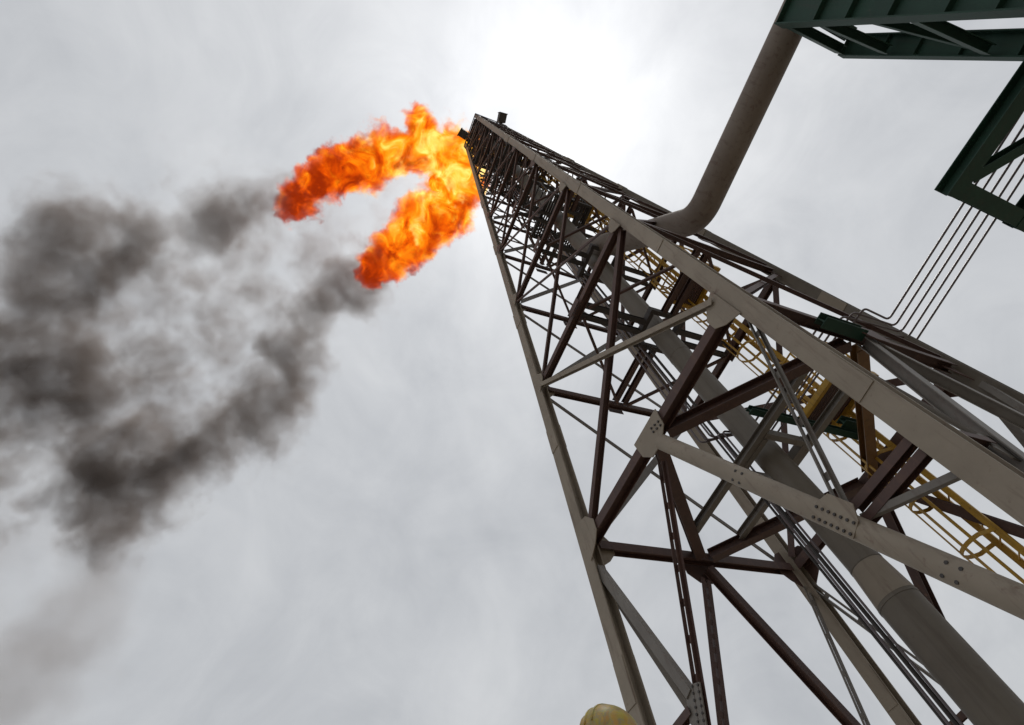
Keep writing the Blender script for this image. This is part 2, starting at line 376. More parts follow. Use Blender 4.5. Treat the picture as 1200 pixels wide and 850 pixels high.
# plan bracing
ZU = Vector((0, 0, 1))
order = ('AB', 'BC', 'CD', 'DA')
for k in range(1, 10):
    z = LEV[k]; b = hb(z)
    mids = {f: fz(f, 0, z) for f in order}
    if True:
        for i in range(4):
            P, Q = mids[order[i]], mids[order[(i+1) % 4]]
            w = 0.19 if k == 1 else 0.06
            ob = member('plan_brace', P, Q, sect(w) if k == 1 else [rect(w, w)], ZU, M['maroon'], cut=(0.18, 0.18), shift=-0.03 if k == 1 else -0.12)
            if k == 1 and i == 1:
                ob.data.materials.clear(); ob.data.materials.append(M['ochre']); tag(ob, 'ochre painted plan beam under the ladder landing')
    if k == 1:                                   # beams that hold the riser guide
        for yy, mat in ((-1.25, M['grey']), (1.25, M['grey'])):
            xe = b-abs(yy)-0.25
            member('guide_beam', U(-xe, yy, z), U(xe, yy, z), sect(0.13), ZU, mat, shift=0.02)
    elif k in (2, 3, 4, 6, 8):                   # doubled beams to the riser guide
        rr = 1.05
        for dx, dy in ((1, 0), (-1, 0), (0, 1), (0, -1)):
            for o_ in (-1, 1):
                off = 0.30
                p = U(dx*rr-dy*off*o_, dy*rr+dx*off*o_, z); q = U(dx*b-dy*off*o_, dy*b+dx*off*o_, z)
                member('guide_beam', p, q, sect(0.13*(0.95**k)), ZU, M['maroon'] if dx else M['dark'], cut=(0, 0.09), shift=0.01)
# riser guide frames: a square of short beams round the riser on each level
for k in range(1, 10):
    z = LEV[k]; e = 1.0
    bm = bmesh.new(); h = 0.06
    for i in range(4):
        ca, sa = math.cos(i*math.pi/2), math.sin(i*math.pi/2)
        p = U(ca*e-sa*(-e-0.14), sa*e+ca*(-e-0.14), z+0.05); q = U(ca*e-sa*(e-0.15), sa*e+ca*(e-0.15), z+0.05)
        sweep(bm, p, q, [rect(0.10, 0.16)], ZU)
    finish(bm, 'riser_guide', M['dark'] if k > 1 else M['grey'], tower)

# ------------------------------------------------------------------ platforms with gratings and handrails
def platform(z, half, inner, railmat, cx=0.0, cy=0.0, bars=22, rail=True, half_y=None, gratemat='dark', hmetres=1.05):
    hy = half_y or half
    pf = bpy.data.objects.new('platform', None); COL.objects.link(pf); pf.parent = tower; c0 = U(cx, cy, z); pf.location = c0
    X, Y, I = S*half, S*hy, S*inner
    bm = bmesh.new()
    for i in range(bars+1):
        y = -Y+2*Y*i/bars
        segs = [(-X, X)] if (abs(y) > I or I == 0) else [(-X, -I), (I, X)]
        for x0, x1 in segs: sweep(bm, Vector((x0, y, 0)), Vector((x1, y, 0)), [rect(2*Y/bars*0.62, 0.03)], ZU)
    gr = finish(bm, 'grating', M[gratemat], pf); gr['kind'] = 'stuff'
    corners = [(-X, -Y), (X, -Y), (X, Y), (-X, Y)]
    for i in range(4):
        p, q = corners[i], corners[(i+1) % 4]
        bm = bmesh.new(); d = Vector((q[0]-p[0], q[1]-p[1], 0)).normalized()*0.045
        sweep(bm, Vector((*p, -0.05))-d*(1 if i % 2 else -1), Vector((*q, -0.05))+d*(1 if i % 2 else -1), [rect(0.08, 0.13)], ZU); finish(bm, 'edge_beam', M[railmat] if gratemat != 'dark' else M['dark'], pf)
        if rail:
            for hh in (0.5, 1.0):
                bm = bmesh.new(); tube_mesh(bm, [Vector((*p, hmetres*hh)), Vector((*q, hmetres*hh))], 0.021, 6); finish(bm, 'handrail', M[railmat], pf)
            for j in range(3):
                t = j/3; bm = bmesh.new(); xx, yy = p[0]+(q[0]-p[0])*t, p[1]+(q[1]-p[1])*t
                tube_mesh(bm, [Vector((xx, yy, 0)), Vector((xx, yy, hmetres))], 0.022, 6); finish(bm, 'rail_post', M[railmat], pf)
    return pf
platform(LEV[4]+0.6, 1.75, 0.85, 'dark', bars=18)
platform(LEV[6]+0.4, 2.2, 0.8, 'dark', bars=18)
platform(LEV[8]-0.2, 2.0, 0.75, 'dark', bars=18)
platform(LEV[9]+0.7, 1.9, 0.7, 'dark', bars=18)
platform(TOP+0.1, 1.45, 0.7, 'dark', bars=14, rail=False)
# ladder landings on the rear face
landA = platform(20.6, 1.5, 0, 'yellow', cx=2.2, cy=hb(20.6)-1.35, bars=14, half_y=1.05, gratemat='maroon')
landB = platform(32.6, 1.35, 0, 'yellow', cx=2.0, cy=hb(32.6)-1.25, bars=14, half_y=0.95, gratemat='maroon')
landC = platform(49.0, 1.2, 0, 'yellow', cx=1.3, cy=hb(49.0)-1.1, bars=12, half_y=0.8, gratemat='maroon')

# ------------------------------------------------------------------ caged ladder on the rear face
lad = bpy.data.objects.new('caged_ladder', None); COL.objects.link(lad); lad.parent = tower
tag(lad, 'yellow caged ladder climbing the rear face')
def lpt(z, dx, dy): return U(0.21*hb(z)+dx, hb(z)*0.99+dy, z)
lz0, lz1 = 3.0, TOP-1
RX = (0.62, 0.05); RY = (-0.30, 0.42)
for i in range(2):
    bm = bmesh.new(); sweep(bm, lpt(lz0, RX[i], RY[i]), lpt(lz1, RX[i], RY[i]), [rect(0.10, 0.05)], Vector((0, -1, 0))); finish(bm, 'ladder_rail', M['yellow'], lad)
nr = int((lz1-lz0)*S/0.30)
base = lpt(lz0, RX[0], RY[0]); bm = bmesh.new(); tube_mesh(bm, [Vector((0, 0, 0)), lpt(lz0, RX[1], RY[1])-base], 0.013, 6); rung0 = finish(bm, 'rung', M['yellow'], lad); rung0.location = base
for i in range(1, nr):
    z = lz0+(lz1-lz0)*i/nr; o = rung0.copy(); COL.objects.link(o); o.parent = lad; o.location = lpt(z, RX[0], RY[0])
# cage: hoops and straps
ax = Vector((RX[1]-RX[0], RY[1]-RY[0], 0)); mid2 = Vector(((RX[0]+RX[1])/2, (RY[0]+RY[1])/2, 0)); nrm2 = Vector((ax.y, -ax.x, 0)).normalized()
nrm2 = nrm2 if nrm2.x < 0 else -nrm2; axn = ax.normalized(); hw = ax.length/2
def cage(t):                                # t 0..1 round the hoop from rail to rail
    a = math.pi*t
    return mid2 + axn*(-math.cos(a)*0.70*(1 if 0.001 < t < 0.999 else hw/0.70)) + nrm2*(0.40+0.95*math.sin(a) if 0.001 < t < 0.999 else 0)
hoop_pts = [cage(i/12) for i in range(13)]
zb = 8.6
bm = bmesh.new(); P0 = lpt(zb, 0, 0)
for i in range(12):
    p, q = hoop_pts[i]*S, hoop_pts[i+1]*S; sweep(bm, p, q, [rect(0.065, 0.014)], (p+q)/2-mid2*S-nrm2*0.45*S)
hoop0 = finish(bm, 'cage_hoop', M['yellow'], lad); hoop0.location = P0
nh = int((lz1-zb)*S/0.95)
for i in range(1, nh):
    z = zb+(lz1-zb)*i/nh; o = hoop0.copy(); COL.objects.link(o); o.parent = lad; o.location = lpt(z, 0, 0)
for i in (2, 4, 6, 8, 10):
    p = hoop_pts[i]; bm = bmesh.new(); sweep(bm, lpt(zb, p.x, p.y), lpt(zb+(lz1-zb)*(nh-1)/nh, p.x, p.y), [rect(0.05, 0.012)], Vector((p.x, p.y, 0))-mid2-nrm2*0.45); finish(bm, 'cage_strap', M['yellow'], lad)

# outrigger boxes at two corners of the tower top
for nm, p, q in (('AB', (-0.95, -1.5, TOP+0.7), (-0.75, -2.55, TOP+1.1)), ('C', (1.75, 1.55, TOP+0.7), (2.85, 1.45, TOP+1.0))):
    bx = bpy.data.objects.new('lamp_box', None); COL.objects.link(bx); bx.parent = tower; bx.location = U(*p)
    d = U(*q)-U(*p)
    bm = bmesh.new(); sweep(bm, d*0.15, d, [rect(0.36, 0.34)], ZU); bmesh.ops.bevel(bm, geom=list(bm.edges), offset=0.02, segments=1); finish(bm, 'housing', M['dark'], bx)
    bm = bmesh.new(); sweep(bm, d*-1.0, d*0.14, [rect(0.14, 0.14)], ZU); finish(bm, 'arm', M['dark'], bx)
    bm = bmesh.new(); sweep(bm, d*1.001, d*1.05, [rect(0.42, 0.40)], ZU); finish(bm, 'rim', M['dark'], bx)

# green beam on the plan bracing that carries the thin tubes inside the tower
member('tubing_support', U(1.6, -1.9, 18.55), U(1.6, 4.6, 18.55), isec(0.12, 0.10, 0.012, 0.01), ZU, M['green'])
member('tubing_support', U(1.9, 3.2, 18.9), U(1.9, 4.6, 18.9), isec(0.16, 0.14, 0.014, 0.012), ZU, M['green'])
member('tubing_support', U(5.95, -2.4, 17.6), U(5.95, -0.4, 17.6), isec(0.18, 0.16, 0.016, 0.012), ZU, M['green'])

# ------------------------------------------------------------------ riser, branch and flare tip
riser = thing('riser_pipe', 'thick vertical flare riser pipe rising up the middle of the tower', 'pipe', U(0, 0, 0.56))
def rl(p): return Vector(p)-riser.location
RZ = 11.2
bm = bmesh.new(); tube_mesh(bm, [rl(U(0, 0, 0.56)), rl(U(0, 0, RZ))], S*0.67, 40); o = finish(bm, 'lower_pipe', M['riser'], riser); smooth_angle(o)
bm = bmesh.new(); tube_mesh(bm, [rl(U(0, 0, RZ)), rl(U(0, 0, RZ+1.3))], [S*0.675, S*0.565], 40); o = finish(bm, 'reducer', M['beige'], riser); smooth_angle(o)
bm = bmesh.new(); tube_mesh(bm, [rl(U(0, 0, RZ+1.3)), rl(U(0, 0, TOP+2.0))], S*0.56, 40); o = finish(bm, 'upper_pipe', M['riser'], riser); smooth_angle(o)
for zz in (RZ-0.08, RZ+1.38, 26.0, 42.5, 56.0, 70.0):
    bm = bmesh.new(); tube_mesh(bm, [rl(U(0, 0, zz-0.05)), rl(U(0, 0, zz+0.05))], S*(0.685 if zz < RZ else 0.572), 40); o = finish(bm, 'weld_band', M['riser'], riser); smooth_angle(o)
bm = bmesh.new(); tube_mesh(bm, [rl(U(0, 0, TOP+2.0)), rl(U(0, 0, TOP+2.2)), rl(U(0, 0, TOP+2.3)), rl(U(0, 0, TOP+3.4))], [S*0.8, S*0.8, S*0.68, S*0.68], 32); o = finish(bm, 'flare_tip', M['dark'], riser); smooth_angle(o)
# inlet header: runs in along x, sweeps up 60 degrees into the riser
header = thing('inlet_pipe', 'fat grey inlet pipe running from the green support into the tower', 'pipe', U(20, 0, 31.6))
P1 = U(5.9, 0, 30.25)
path = round_corners([U(30, 0, 32.4), P1, U(0.2, 0, 40.0)], S*1.05, 14)
bm = bmesh.new(); tube_mesh(bm, [p-header.location for p in path], S*0.74, 44); o = finish(bm, 'pipe_run', M['header'], header); smooth_angle(o)
for t, p, q in ((0.33, U(5.9, 0, 30.25), U(30, 0, 32.4)),):
    a = p.lerp(q, 0.18); w = (q-p).normalized()
    bm = bmesh.new(); tube_mesh(bm, [a-header.location, a+w*0.03-header.location], S*0.72, 44); o = finish(bm, 'weld_band', M['header'], header); smooth_angle(o)

# ------------------------------------------------------------------ green pipe support trestle
tre = thing('pipe_support', 'dark green raked steel trestle holding up the fat inlet pipe', 'support', U(16.5, 0.4, 0.56))
tl = lambda x, y, z: U(x, y, z)-tre.location
def tcol(x, y, z): return (x+0.105*(29.5-z), y, z)
def tm(name, P, Q, loops, up, mat=M['green']):
    bm = bmesh.new(); sweep(bm, P, Q, loops, up); return finish(bm, name, mat, tre)
XD = Vector((1, 0, 0.105)).normalized()
for xc, yc, h, fw in ((15.95, -1.65, 2.3*S, 0.22), (15.42, 2.15, 0.95*S, 0.16)):
    c_ = tm('column', tl(*tcol(xc, yc, 29.5)), tl(*tcol(xc, yc, 0.56)), isec(fw, h, 0.024, 0.014), XD)
    ax_ = (Vector(tl(*tcol(xc, yc, 0.56)))-Vector(tl(*tcol(xc, yc, 29.5)))).normalized()
    for j in range(14):                                       # web stiffeners
        d_ = 0.03+0.86*j+(0.12 if j % 3 == 1 else 0)
        for sy in (-1, 1):
            p = Vector(tl(*tcol(xc, yc, 29.5)))+ax_*d_+Vector((0, sy*(fw/4+0.004), 0))
            bm = bmesh.new(); sweep(bm, p, p+ax_*0.016, [rect(fw/2-0.012, h-0.05)], XD); finish(bm, 'stiffener', M['green'], c_)
X1, X2 = 14.95, 15.05
ya, yb = -1.35, 1.85
def brace(name, z1_, z2_, sec, swap=False, dx=0.1):
    p, q = (ya, yb) if not swap else (yb, ya)
    tm(name, tl(*tcol(X1+dx, p, z1_)), tl(*tcol(X1+dx+0.1, q, z2_)), sec, Vector((1, 0, 0)))
brace('cross_strut', 29.2, 29.25, isec(0.24, 0.16, 0.014, 0.01))
brace('brace_rod', 27.75, 28.6, [rect(0.05, 0.05)], dx=0.5)
brace('diagonal_brace', 27.2, 26.6, isec(0.2, 0.15, 0.014, 0.01))
brace('diagonal_brace', 25.4, 22.7, isec(0.13, 0.12, 0.012, 0.01), dx=0.25)
brace('diagonal_brace', 22.6, 22.0, isec(0.2, 0.15, 0.014, 0.01))
for j, z_ in enumerate((18.5, 14.5, 10.0, 5.5)):
    brace('cross_strut', z_, z_, isec(0.2, 0.15, 0.014, 0.01)); brace('diagonal_brace', z_-0.3, z_-3.5, isec(0.13, 0.12, 0.012, 0.01), j % 2 == 0, 0.25)
tm('cap_beam', tl(15.95, -1.55, 29.72), tl(15.95, 2.25, 29.72), isec(0.26, 0.16, 0.02, 0.016), ZU)
tm('pipe_saddle', tl(15.95, -0.55, 30.17), tl(15.95, 0.55, 30.17), [rect(0.30, 0.20)], ZU)
# tubing bridge: flat green frame cantilevered from the trestle
tb = thing('tubing_frame', 'dark green rectangular frame below the thin tubes at right edge', 'frame', U(17, 3, 19.6))
bl = lambda x, y, z: U(x, y, z)-tb.location
def fm(name, P, Q, loops):
    bm = bmesh.new(); sweep(bm, P, Q, loops, ZU); return finish(bm, name, M['green'], tb)
F1 = at(1117, 218, 2, U(0, 0, 19.9).z); F2 = at(1188, 256, 2, U(0, 0, 19.9).z)
fx = F1.x
fm('long_beam', Vector((fx-0.15, F1.y, F1.z))-tb.location, Vector((S*22.0, F1.y+0.03, F1.z))-tb.location, isec(0.28, 0.26, 0.018, 0.012))
fm('long_beam', Vector((fx-0.15, F2.y+0.15, F1.z))-tb.location, Vector((S*22.0, F2.y+0.18, F1.z))-tb.location, isec(0.28, 0.26, 0.018, 0.012))
fm('end_beam', Vector((fx, F1.y+0.15, F1.z))-tb.location, Vector((fx, F2.y, F1.z))-tb.location, isec(0.26, 0.24, 0.018, 0.012))
fm('brace', Vector((fx+0.2, F1.y+0.2, F1.z+0.01))-tb.location, Vector((fx+1.75, F2.y-0.1, F1.z+0.01))-tb.location, isec(0.17, 0.14, 0.012, 0.01))
fm('brace', Vector((fx+1.95, F2.y-0.05, F1.z+0.01))-tb.location, Vector((fx+3.4, F1.y+0.2, F1.z+0.01))-tb.location, isec(0.17, 0.14, 0.012, 0.01))
for dx in (1.85, 3.5):
    fm('cross_beam', Vector((fx+dx, F1.y+0.15, F1.z))-tb.location, Vector((fx+dx, F2.y, F1.z))-tb.location, isec(0.14, 0.18, 0.012, 0.01))

for dx in (0.02, 1.85, 3.5):
    fm('tube_clamp', Vector((fx+dx, F1.y+0.25, U(0, 0, 20.5).z-0.05))-tb.location, Vector((fx+dx, F2.y-0.02, U(0, 0, 20.5).z-0.05))-tb.location, [rect(0.05, 0.05)])
    for e_ in (0.3, 0.95): fm('clamp_post', Vector((fx+dx, F1.y+(F2.y-F1.y)*e_, F1.z+0.09))-tb.location, Vector((fx+dx, F1.y+(F2.y-F1.y)*e_, U(0, 0, 20.5).z-0.076))-tb.location, [rect(0.04, 0.04)])
# ------------------------------------------------------------------ thin instrument tubes
zt = U(0, 0, 20.5).z
names = ['leftmost of five thin steel tubes, bending first above the rightmost leg', 'second thin steel tube from the left, bending just above the rightmost leg',
         'middle one of five thin steel tubes sloping to the rightmost leg', 'fourth thin steel tube from the left of the sloping bundle', 'rightmost of five thin steel tubes sloping to the rightmost leg']
for i in range(5):
    a = at(1049+12*i, 363, 2, zt); b = at(1158+12.5*i, 193, 2, zt)
    d = (b-a).normalized(); far = a+d*14
    yj = S*(2.35-0.38*i)
    jog = at(1094+12*i-(82+6*i)/1.5625, 375+6*i, 2, zt)
    p2 = Vector((jog.x-0.02*i, jog.y, zt)); p3 = Vector((p2.x+0.05-0.06*i, yj, zt)); 
    p4 = Vector((S*(1.05+0.0*i), yj, zt)) ; p5 = Vector((S*(-0.55-0.16*i), S*(1.15-0.30*i)*0+yj*0.35+S*(-0.95), zt))
    p6 = Vector((S*(-0.62-0.20*i), S*(-0.55-0.16*i), zt-0.02)); p7 = Vector((S*(-0.72-0.2*i), S*(-0.62-0.20*i), U(0, 0, 1.2).z)) if i < 2 else Vector((S*(-0.62-0.1*i), S*(-0.45-0.1*i), U(0, 0, TOP-4).z))
    pts = round_corners([far, p2, p3, p4+Vector((-0.55, 0, 0)), p6, p7], 0.10, 5)
    bm = bmesh.new(); tube_mesh(bm, [p-far for p in pts], 0.019, 8); o = finish(bm, 'instrument_tube', M['tube']); o.location = far; smooth_angle(o, 70)
    tag(o, names[i], 'tube', 'thin instrument tubes')
# pair of conduits that climb beside the riser
for i in range(2):
    x, y = (-0.98-0.30*i, -0.30+0.05*i)
    bm = bmesh.new(); tube_mesh(bm, [Vector((0, 0, 0)), U(x*0.9, y, TOP-2)-U(x, y, 1.0)], 0.021 if i else 0.03, 8); o = finish(bm, 'conduit', M['dark'], riser); o.location = U(x, y, 1.0)-riser.location

# ------------------------------------------------------------------ flame and smoke: volumes on a grid built from soft blobs
def gn_volume(name, mat, blobs, lo, hi, res, rot, distort, thresh, gain, squash=1.0, origin=Vector((0, 0, 0)), modulate=0.0):
    """blobs: (centre world, radius, weight). the field is the union of soft blobs, warped by turbulence and broken up by noise"""
    ng = bpy.data.node_groups.new(name, 'GeometryNodeTree')
    ng.interface.new_socket('Geometry', in_out='INPUT', socket_type='NodeSocketGeometry'); ng.interface.new_socket('Geometry', in_out='OUTPUT', socket_type='NodeSocketGeometry')
    n, l = ng.nodes, ng.links
    gi, go = n.new('NodeGroupInput'), n.new('NodeGroupOutput')
    pos = n.new('GeometryNodeInputPosition').outputs[0]
    def vm(op, a, b=None, scale=None):
        x = n.new('ShaderNodeVectorMath'); x.operation = op
        for i, v in enumerate((a, b)):
            if v is None: continue
            if isinstance(v, (tuple, Vector)): x.inputs[i].default_value = v
            else: l.new(v, x.inputs[i])
        if scale is not None: x.inputs['Scale'].default_value = scale
        return x.outputs['Value'] if op in ('LENGTH', 'DISTANCE', 'DOT_PRODUCT') else x.outputs[0]
    def fm_(op, a, b=None, c=None, clamp=False):
        x = n.new('ShaderNodeMath'); x.operation = op; x.use_clamp = clamp
        for i, v in enumerate((a, b, c)):
            if v is None: continue
            if isinstance(v, (int, float)): x.inputs[i].default_value = v
            else: l.new(v, x.inputs[i])
        return x.outputs[0]
    def noise(p, scale, detail, rough=0.55):
        x = n.new('ShaderNodeTexNoise'); x.inputs['Scale'].default_value = scale; x.inputs['Detail'].default_value = detail; x.inputs['Roughness'].default_value = rough
        l.new(p, x.inputs['Vector']); return x
    p = pos
    for sc, amp, det in distort:
        nz = noise(pos, sc, det); off = vm('SUBTRACT', nz.outputs['Color'], (0.5, 0.5, 0.5)); p = vm('ADD', p, vm('SCALE', off, scale=amp))
    inv = rot.inverted(); acc = None
    for c, r, w in blobs:
        cl_ = inv @ (Vector(c)-origin)
        d = vm('SUBTRACT', p, tuple(cl_)); d = vm('MULTIPLY', d, (1, 1, 1/squash))
        q = fm_('MULTIPLY_ADD', vm('LENGTH', d), -w/r, w)
        acc = q if acc is None else fm_('SMOOTH_MAX', acc, q, 0.12)
    # break up
    f1 = noise(p, thresh[0], 6, 0.62).outputs['Fac']
    dens = fm_('ADD', acc, fm_('MULTIPLY', fm_('SUBTRACT', f1, 0.5), thresh[1]))
    dens = fm_('MULTIPLY', fm_('SUBTRACT', dens, thresh[2]), gain, clamp=True)
    if modulate:
        fac = noise(p, modulate, 5, 0.6).outputs['Fac']
        mr_ = n.new('ShaderNodeMapRange'); mr_.inputs['From Min'].default_value = 0.36; mr_.inputs['From Max'].default_value = 0.64; mr_.inputs['To Min'].default_value = 0.06; mr_.inputs['To Max'].default_value = 2.3
        l.new(fac, mr_.inputs['Value']); dens = fm_('MULTIPLY', dens, mr_.outputs[0])
    vc = n.new('GeometryNodeVolumeCube'); l.new(dens, vc.inputs['Density'])
    vc.inputs['Min'].default_value = lo; vc.inputs['Max'].default_value = hi
    vc.inputs['Resolution X'].default_value, vc.inputs['Resolution Y'].default_value, vc.inputs['Resolution Z'].default_value = res
    sm = n.new('GeometryNodeSetMaterial'); sm.inputs['Material'].default_value = mat; l.new(vc.outputs[0], sm.inputs['Geometry']); l.new(sm.outputs[0], go.inputs[0])
    me = bpy.data.meshes.new(name); me.materials.append(mat)
    o = bpy.data.objects.new(name, me); COL.objects.link(o); o.location = origin; o.rotation_euler = rot.to_euler()
    md = o.modifiers.new('volume', 'NODES'); md.node_group = ng
    return o
ZF = U(0, 0, TOP+3.0).z
ROT = Matrix.Rotation(R(222), 3, 'Z')            # local x runs downwind
def plume(px, py, rpx, lift=0.0):
    """a point of the plume: it leaves the tip level and rises gently downwind"""
    z = ZF+lift
    for _ in range(4):
        p = at(px, py, 2, z); dist = math.hypot(p.x, p.y); z = ZF+lift+0.10*dist
    d = (p-CAM).dot(fwd)
    return p, rpx*d/FPX
def extents(blobs, pad):
    inv = ROT.inverted(); lo = Vector((1e9,)*3); hi = Vector((-1e9,)*3)
    for c, r, w in blobs:
        q = inv @ (Vector(c)-ORG)
        for i in range(3): lo[i] = min(lo[i], q[i]-r*pad); hi[i] = max(hi[i], q[i]+r*pad)
    return lo, hi
ORG = U(0, 0, TOP+3.0)
# flame
FL = [(545, 160, 13, 0), (538, 172, 20, 0), (530, 185, 28, .1), (522, 170, 22, .2), (500, 166, 26, .2), (493, 150, 18, .3), (475, 178, 25, .2), (452, 180, 26, .2), (428, 190, 26, .1), (405, 200, 25, 0), (385, 205, 22, .1), (372, 217, 23, 0), (355, 230, 19, 0), (345, 245, 14, -.1), (378, 182, 7, .2),
      (538, 205, 26, 0), (535, 225, 25, -.2), (525, 245, 27, -.2), (505, 255, 26, -.3), (490, 270, 26, -.3), (472, 280, 24, -.3), (458, 295, 24, -.3), (447, 308, 20, -.3), (436, 320, 12, -.3), (545, 225, 14, 0), (515, 215, 20, .3), (332, 256, 8, .2), (366, 190, 6, .3), (425, 322, 8, 0), (482, 322, 6, 0), (395, 236, 6, -.3), (492, 132, 8, .3), (560, 232, 5, 0)]
fb = []
for x, y, r, h in FL:
    p, rr = plume(x, y, r*1.54, h*1.2); fb.append((p, rr, 1.0))
mf, n, l = new_mat('flame_fire'); n.clear()
out = n.new('ShaderNodeOutputMaterial')
att = n.new('ShaderNodeAttribute'); att.attribute_name = 'density'
geo = n.new('ShaderNodeNewGeometry')
def fire_colour(n, l, dens=None):
    geo = n.new('ShaderNodeNewGeometry')
    n1 = n.new('ShaderNodeTexNoise'); n1.inputs['Scale'].default_value = 0.85; n1.inputs['Detail'].default_value = 4; n1.inputs['Roughness'].default_value = 0.66; n1.inputs['Distortion'].default_value = 0.9
    l.new(geo.outputs['Position'], n1.inputs['Vector'])
    ds = n.new('ShaderNodeVectorMath'); ds.operation = 'DISTANCE'; l.new(geo.outputs['Position'], ds.inputs[0]); ds.inputs[1].default_value = plume(524, 200, 1)[0]
    mr = n.new('ShaderNodeMapRange'); mr.inputs['From Min'].default_value = 0.0; mr.inputs['From Max'].default_value = 8.0; mr.inputs['To Min'].default_value = 0.60; mr.inputs['To Max'].default_value = -0.27
    l.new(ds.outputs['Value'], mr.inputs['Value'])
    m1 = n.new('ShaderNodeMath'); m1.operation = 'MULTIPLY_ADD'; l.new(n1.outputs['Fac'], m1.inputs[0]); m1.inputs[1].default_value = 3.1; m1.inputs[2].default_value = -1.28
    ad = n.new('ShaderNodeMath'); ad.operation = 'ADD'; l.new(m1.outputs[0], ad.inputs[0]); l.new(mr.outputs[0], ad.inputs[1])
    rp = n.new('ShaderNodeValToRGB'); l.new(ad.outputs[0], rp.inputs[0]); e = rp.color_ramp.elements
    e[0].position = 0.05; e[0].color = (0.34, 0.026, 0.002, 1); e[1].position = 1.0; e[1].color = (1.6, 1.15, 0.30, 1)
    for p_, c_ in ((0.24, (0.78, 0.075, 0.002, 1)), (0.44, (1.05, 0.17, 0.003, 1)), (0.62, (1.15, 0.33, 0.006, 1)), (0.80, (1.25, 0.62, 0.03, 1))):
        k = e.new(p_); k.color = c_
    return rp.outputs[0]
col = fire_colour(n, l)
em = n.new('ShaderNodeEmission'); ab = n.new('ShaderNodeVolumeAbsorption'); ab.inputs['Color'].default_value = (0, 0, 0, 1); add = n.new('ShaderNodeAddShader')
ms = n.new('ShaderNodeMath'); ms.operation = 'MULTIPLY'; ms.inputs[1].default_value = 4.2; l.new(att.outputs['Fac'], ms.inputs[0])
l.new(col, em.inputs[0]); l.new(ms.outputs[0], em.inputs[1]); l.new(ms.outputs[0], ab.inputs['Density'])
l.new(em.outputs[0], add.inputs[0]); l.new(ab.outputs[0], add.inputs[1]); l.new(add.outputs[0], out.inputs['Volume'])
flame = thing('flame', 'orange and yellow flame streaming left from the tower top in two tongues', 'flame', ORG)
lo, hi = extents(fb, 1.15)
res = [max(8, int((hi[i]-lo[i])/0.065)) for i in range(3)]
fv = gn_volume('flame_billows', mf, fb, lo, hi, res, ROT, ((0.42, 1.5, 2), (1.0, 1.1, 3), (2.2, 0.95, 3), (5.5, 0.32, 2)), (0.9, 1.5, 0.22), 4.0, 1.0, ORG)
fv['kind'] = 'stuff'; fv.parent = flame; fv.location = (0, 0, 0)
mf_core, n, l = new_mat('flame_core_fire'); n.clear()
out = n.new('ShaderNodeOutputMaterial'); em = n.new('ShaderNodeEmission'); l.new(fire_colour(n, l), em.inputs[0]); em.inputs[1].default_value = 1.0; l.new(em.outputs[0], out.inputs['Surface'])
bm = bmesh.new()
for (c, r, w), q_ in zip(fb, FL):
    if q_[2] < 10: continue
    bmesh.ops.create_icosphere(bm, subdivisions=2, radius=r*0.38, matrix=Matrix.Translation(c-ORG))
core = finish(bm, 'flame_core', mf_core, flame, True)
rm = core.modifiers.new('fuse', 'REMESH'); rm.mode = 'VOXEL'; rm.voxel_size = 0.10; rm.use_smooth_shade = True
for sc, st in ((0.9, 0.35), (0.35, 0.16)):
    tx = bpy.data.textures.new('billow', 'CLOUDS'); tx.noise_scale = sc; tx.noise_depth = 3
    dm = core.modifiers.new('billow', 'DISPLACE'); dm.texture = tx; dm.strength = st; dm.mid_level = 0.55; dm.texture_coords = 'LOCAL'

# smoke
SM = [(336, 240, 15, 1.9), (428, 332, 16, 2.0), (325, 228, 18, 1.9), (405, 345, 20, 2.2), (322, 228, 20, 1.5), (300, 238, 24, 1.5), (272, 252, 28, 1.5), (248, 266, 28, 1.4), (222, 280, 28, .9), (290, 222, 18, .7), (200, 282, 28, .75),
      (170, 282, 38, .8), (130, 290, 50, .9), (95, 300, 55, .95), (60, 330, 45, .8), (110, 335, 45, .9), (90, 355, 30, .9), (30, 310, 40, .65), (15, 350, 40, .6),
      (40, 410, 60, .9), (90, 440, 58, .9), (20, 460, 58, .8), (75, 485, 48, .8), (125, 435, 40, .7), (170, 430, 48, .45), (60, 375, 45, .75), (-20, 400, 60, .65),
      (415, 338, 20, 1.9), (398, 350, 22, 1.9), (378, 352, 18, 1.4), (422, 350, 18, 1.6), (372, 380, 28, .7), (345, 390, 34, .75), (320, 405, 36, .75), (340, 425, 36, .8), (320, 450, 36, .85), (290, 455, 26, .8), (300, 490, 38, .85), (325, 490, 28, .7), (265, 510, 32, .8),
      (225, 525, 40, .9), (185, 540, 46, .95), (140, 550, 50, 1.0), (110, 565, 42, .95), (140, 585, 42, .9), (170, 570, 40, .85), (125, 612, 36, .8), (115, 625, 30, .7), (90, 545, 34, .6),
      (240, 390, 80, .30), (200, 470, 65, .34), (380, 290, 55, .27), (300, 320, 75, .28), (200, 340, 65, .32), (112, 655, 34, .7), (105, 700, 45, .45), (80, 745, 55, .38), (10, 800, 65, .55), (-10, 640, 55, .3), (0, 560, 60, .35), (450, 250, 40, .18)]
def smoke_blobs(sel):
    o = []
    for x, y, r, w in sel:
        p, rr = plume(x, y, r*1.72, random.uniform(-0.6, 0.8)); o.append((p, rr, w))
    return o
msm, n, l = new_mat('sooty_smoke'); n.clear()
out = n.new('ShaderNodeOutputMaterial'); pv = n.new('ShaderNodeVolumePrincipled'); att = n.new('ShaderNodeAttribute'); att.attribute_name = 'density'
m2 = n.new('ShaderNodeMath'); m2.operation = 'MULTIPLY'; l.new(att.outputs['Fac'], m2.inputs[0]); m2.inputs[1].default_value = 0.50
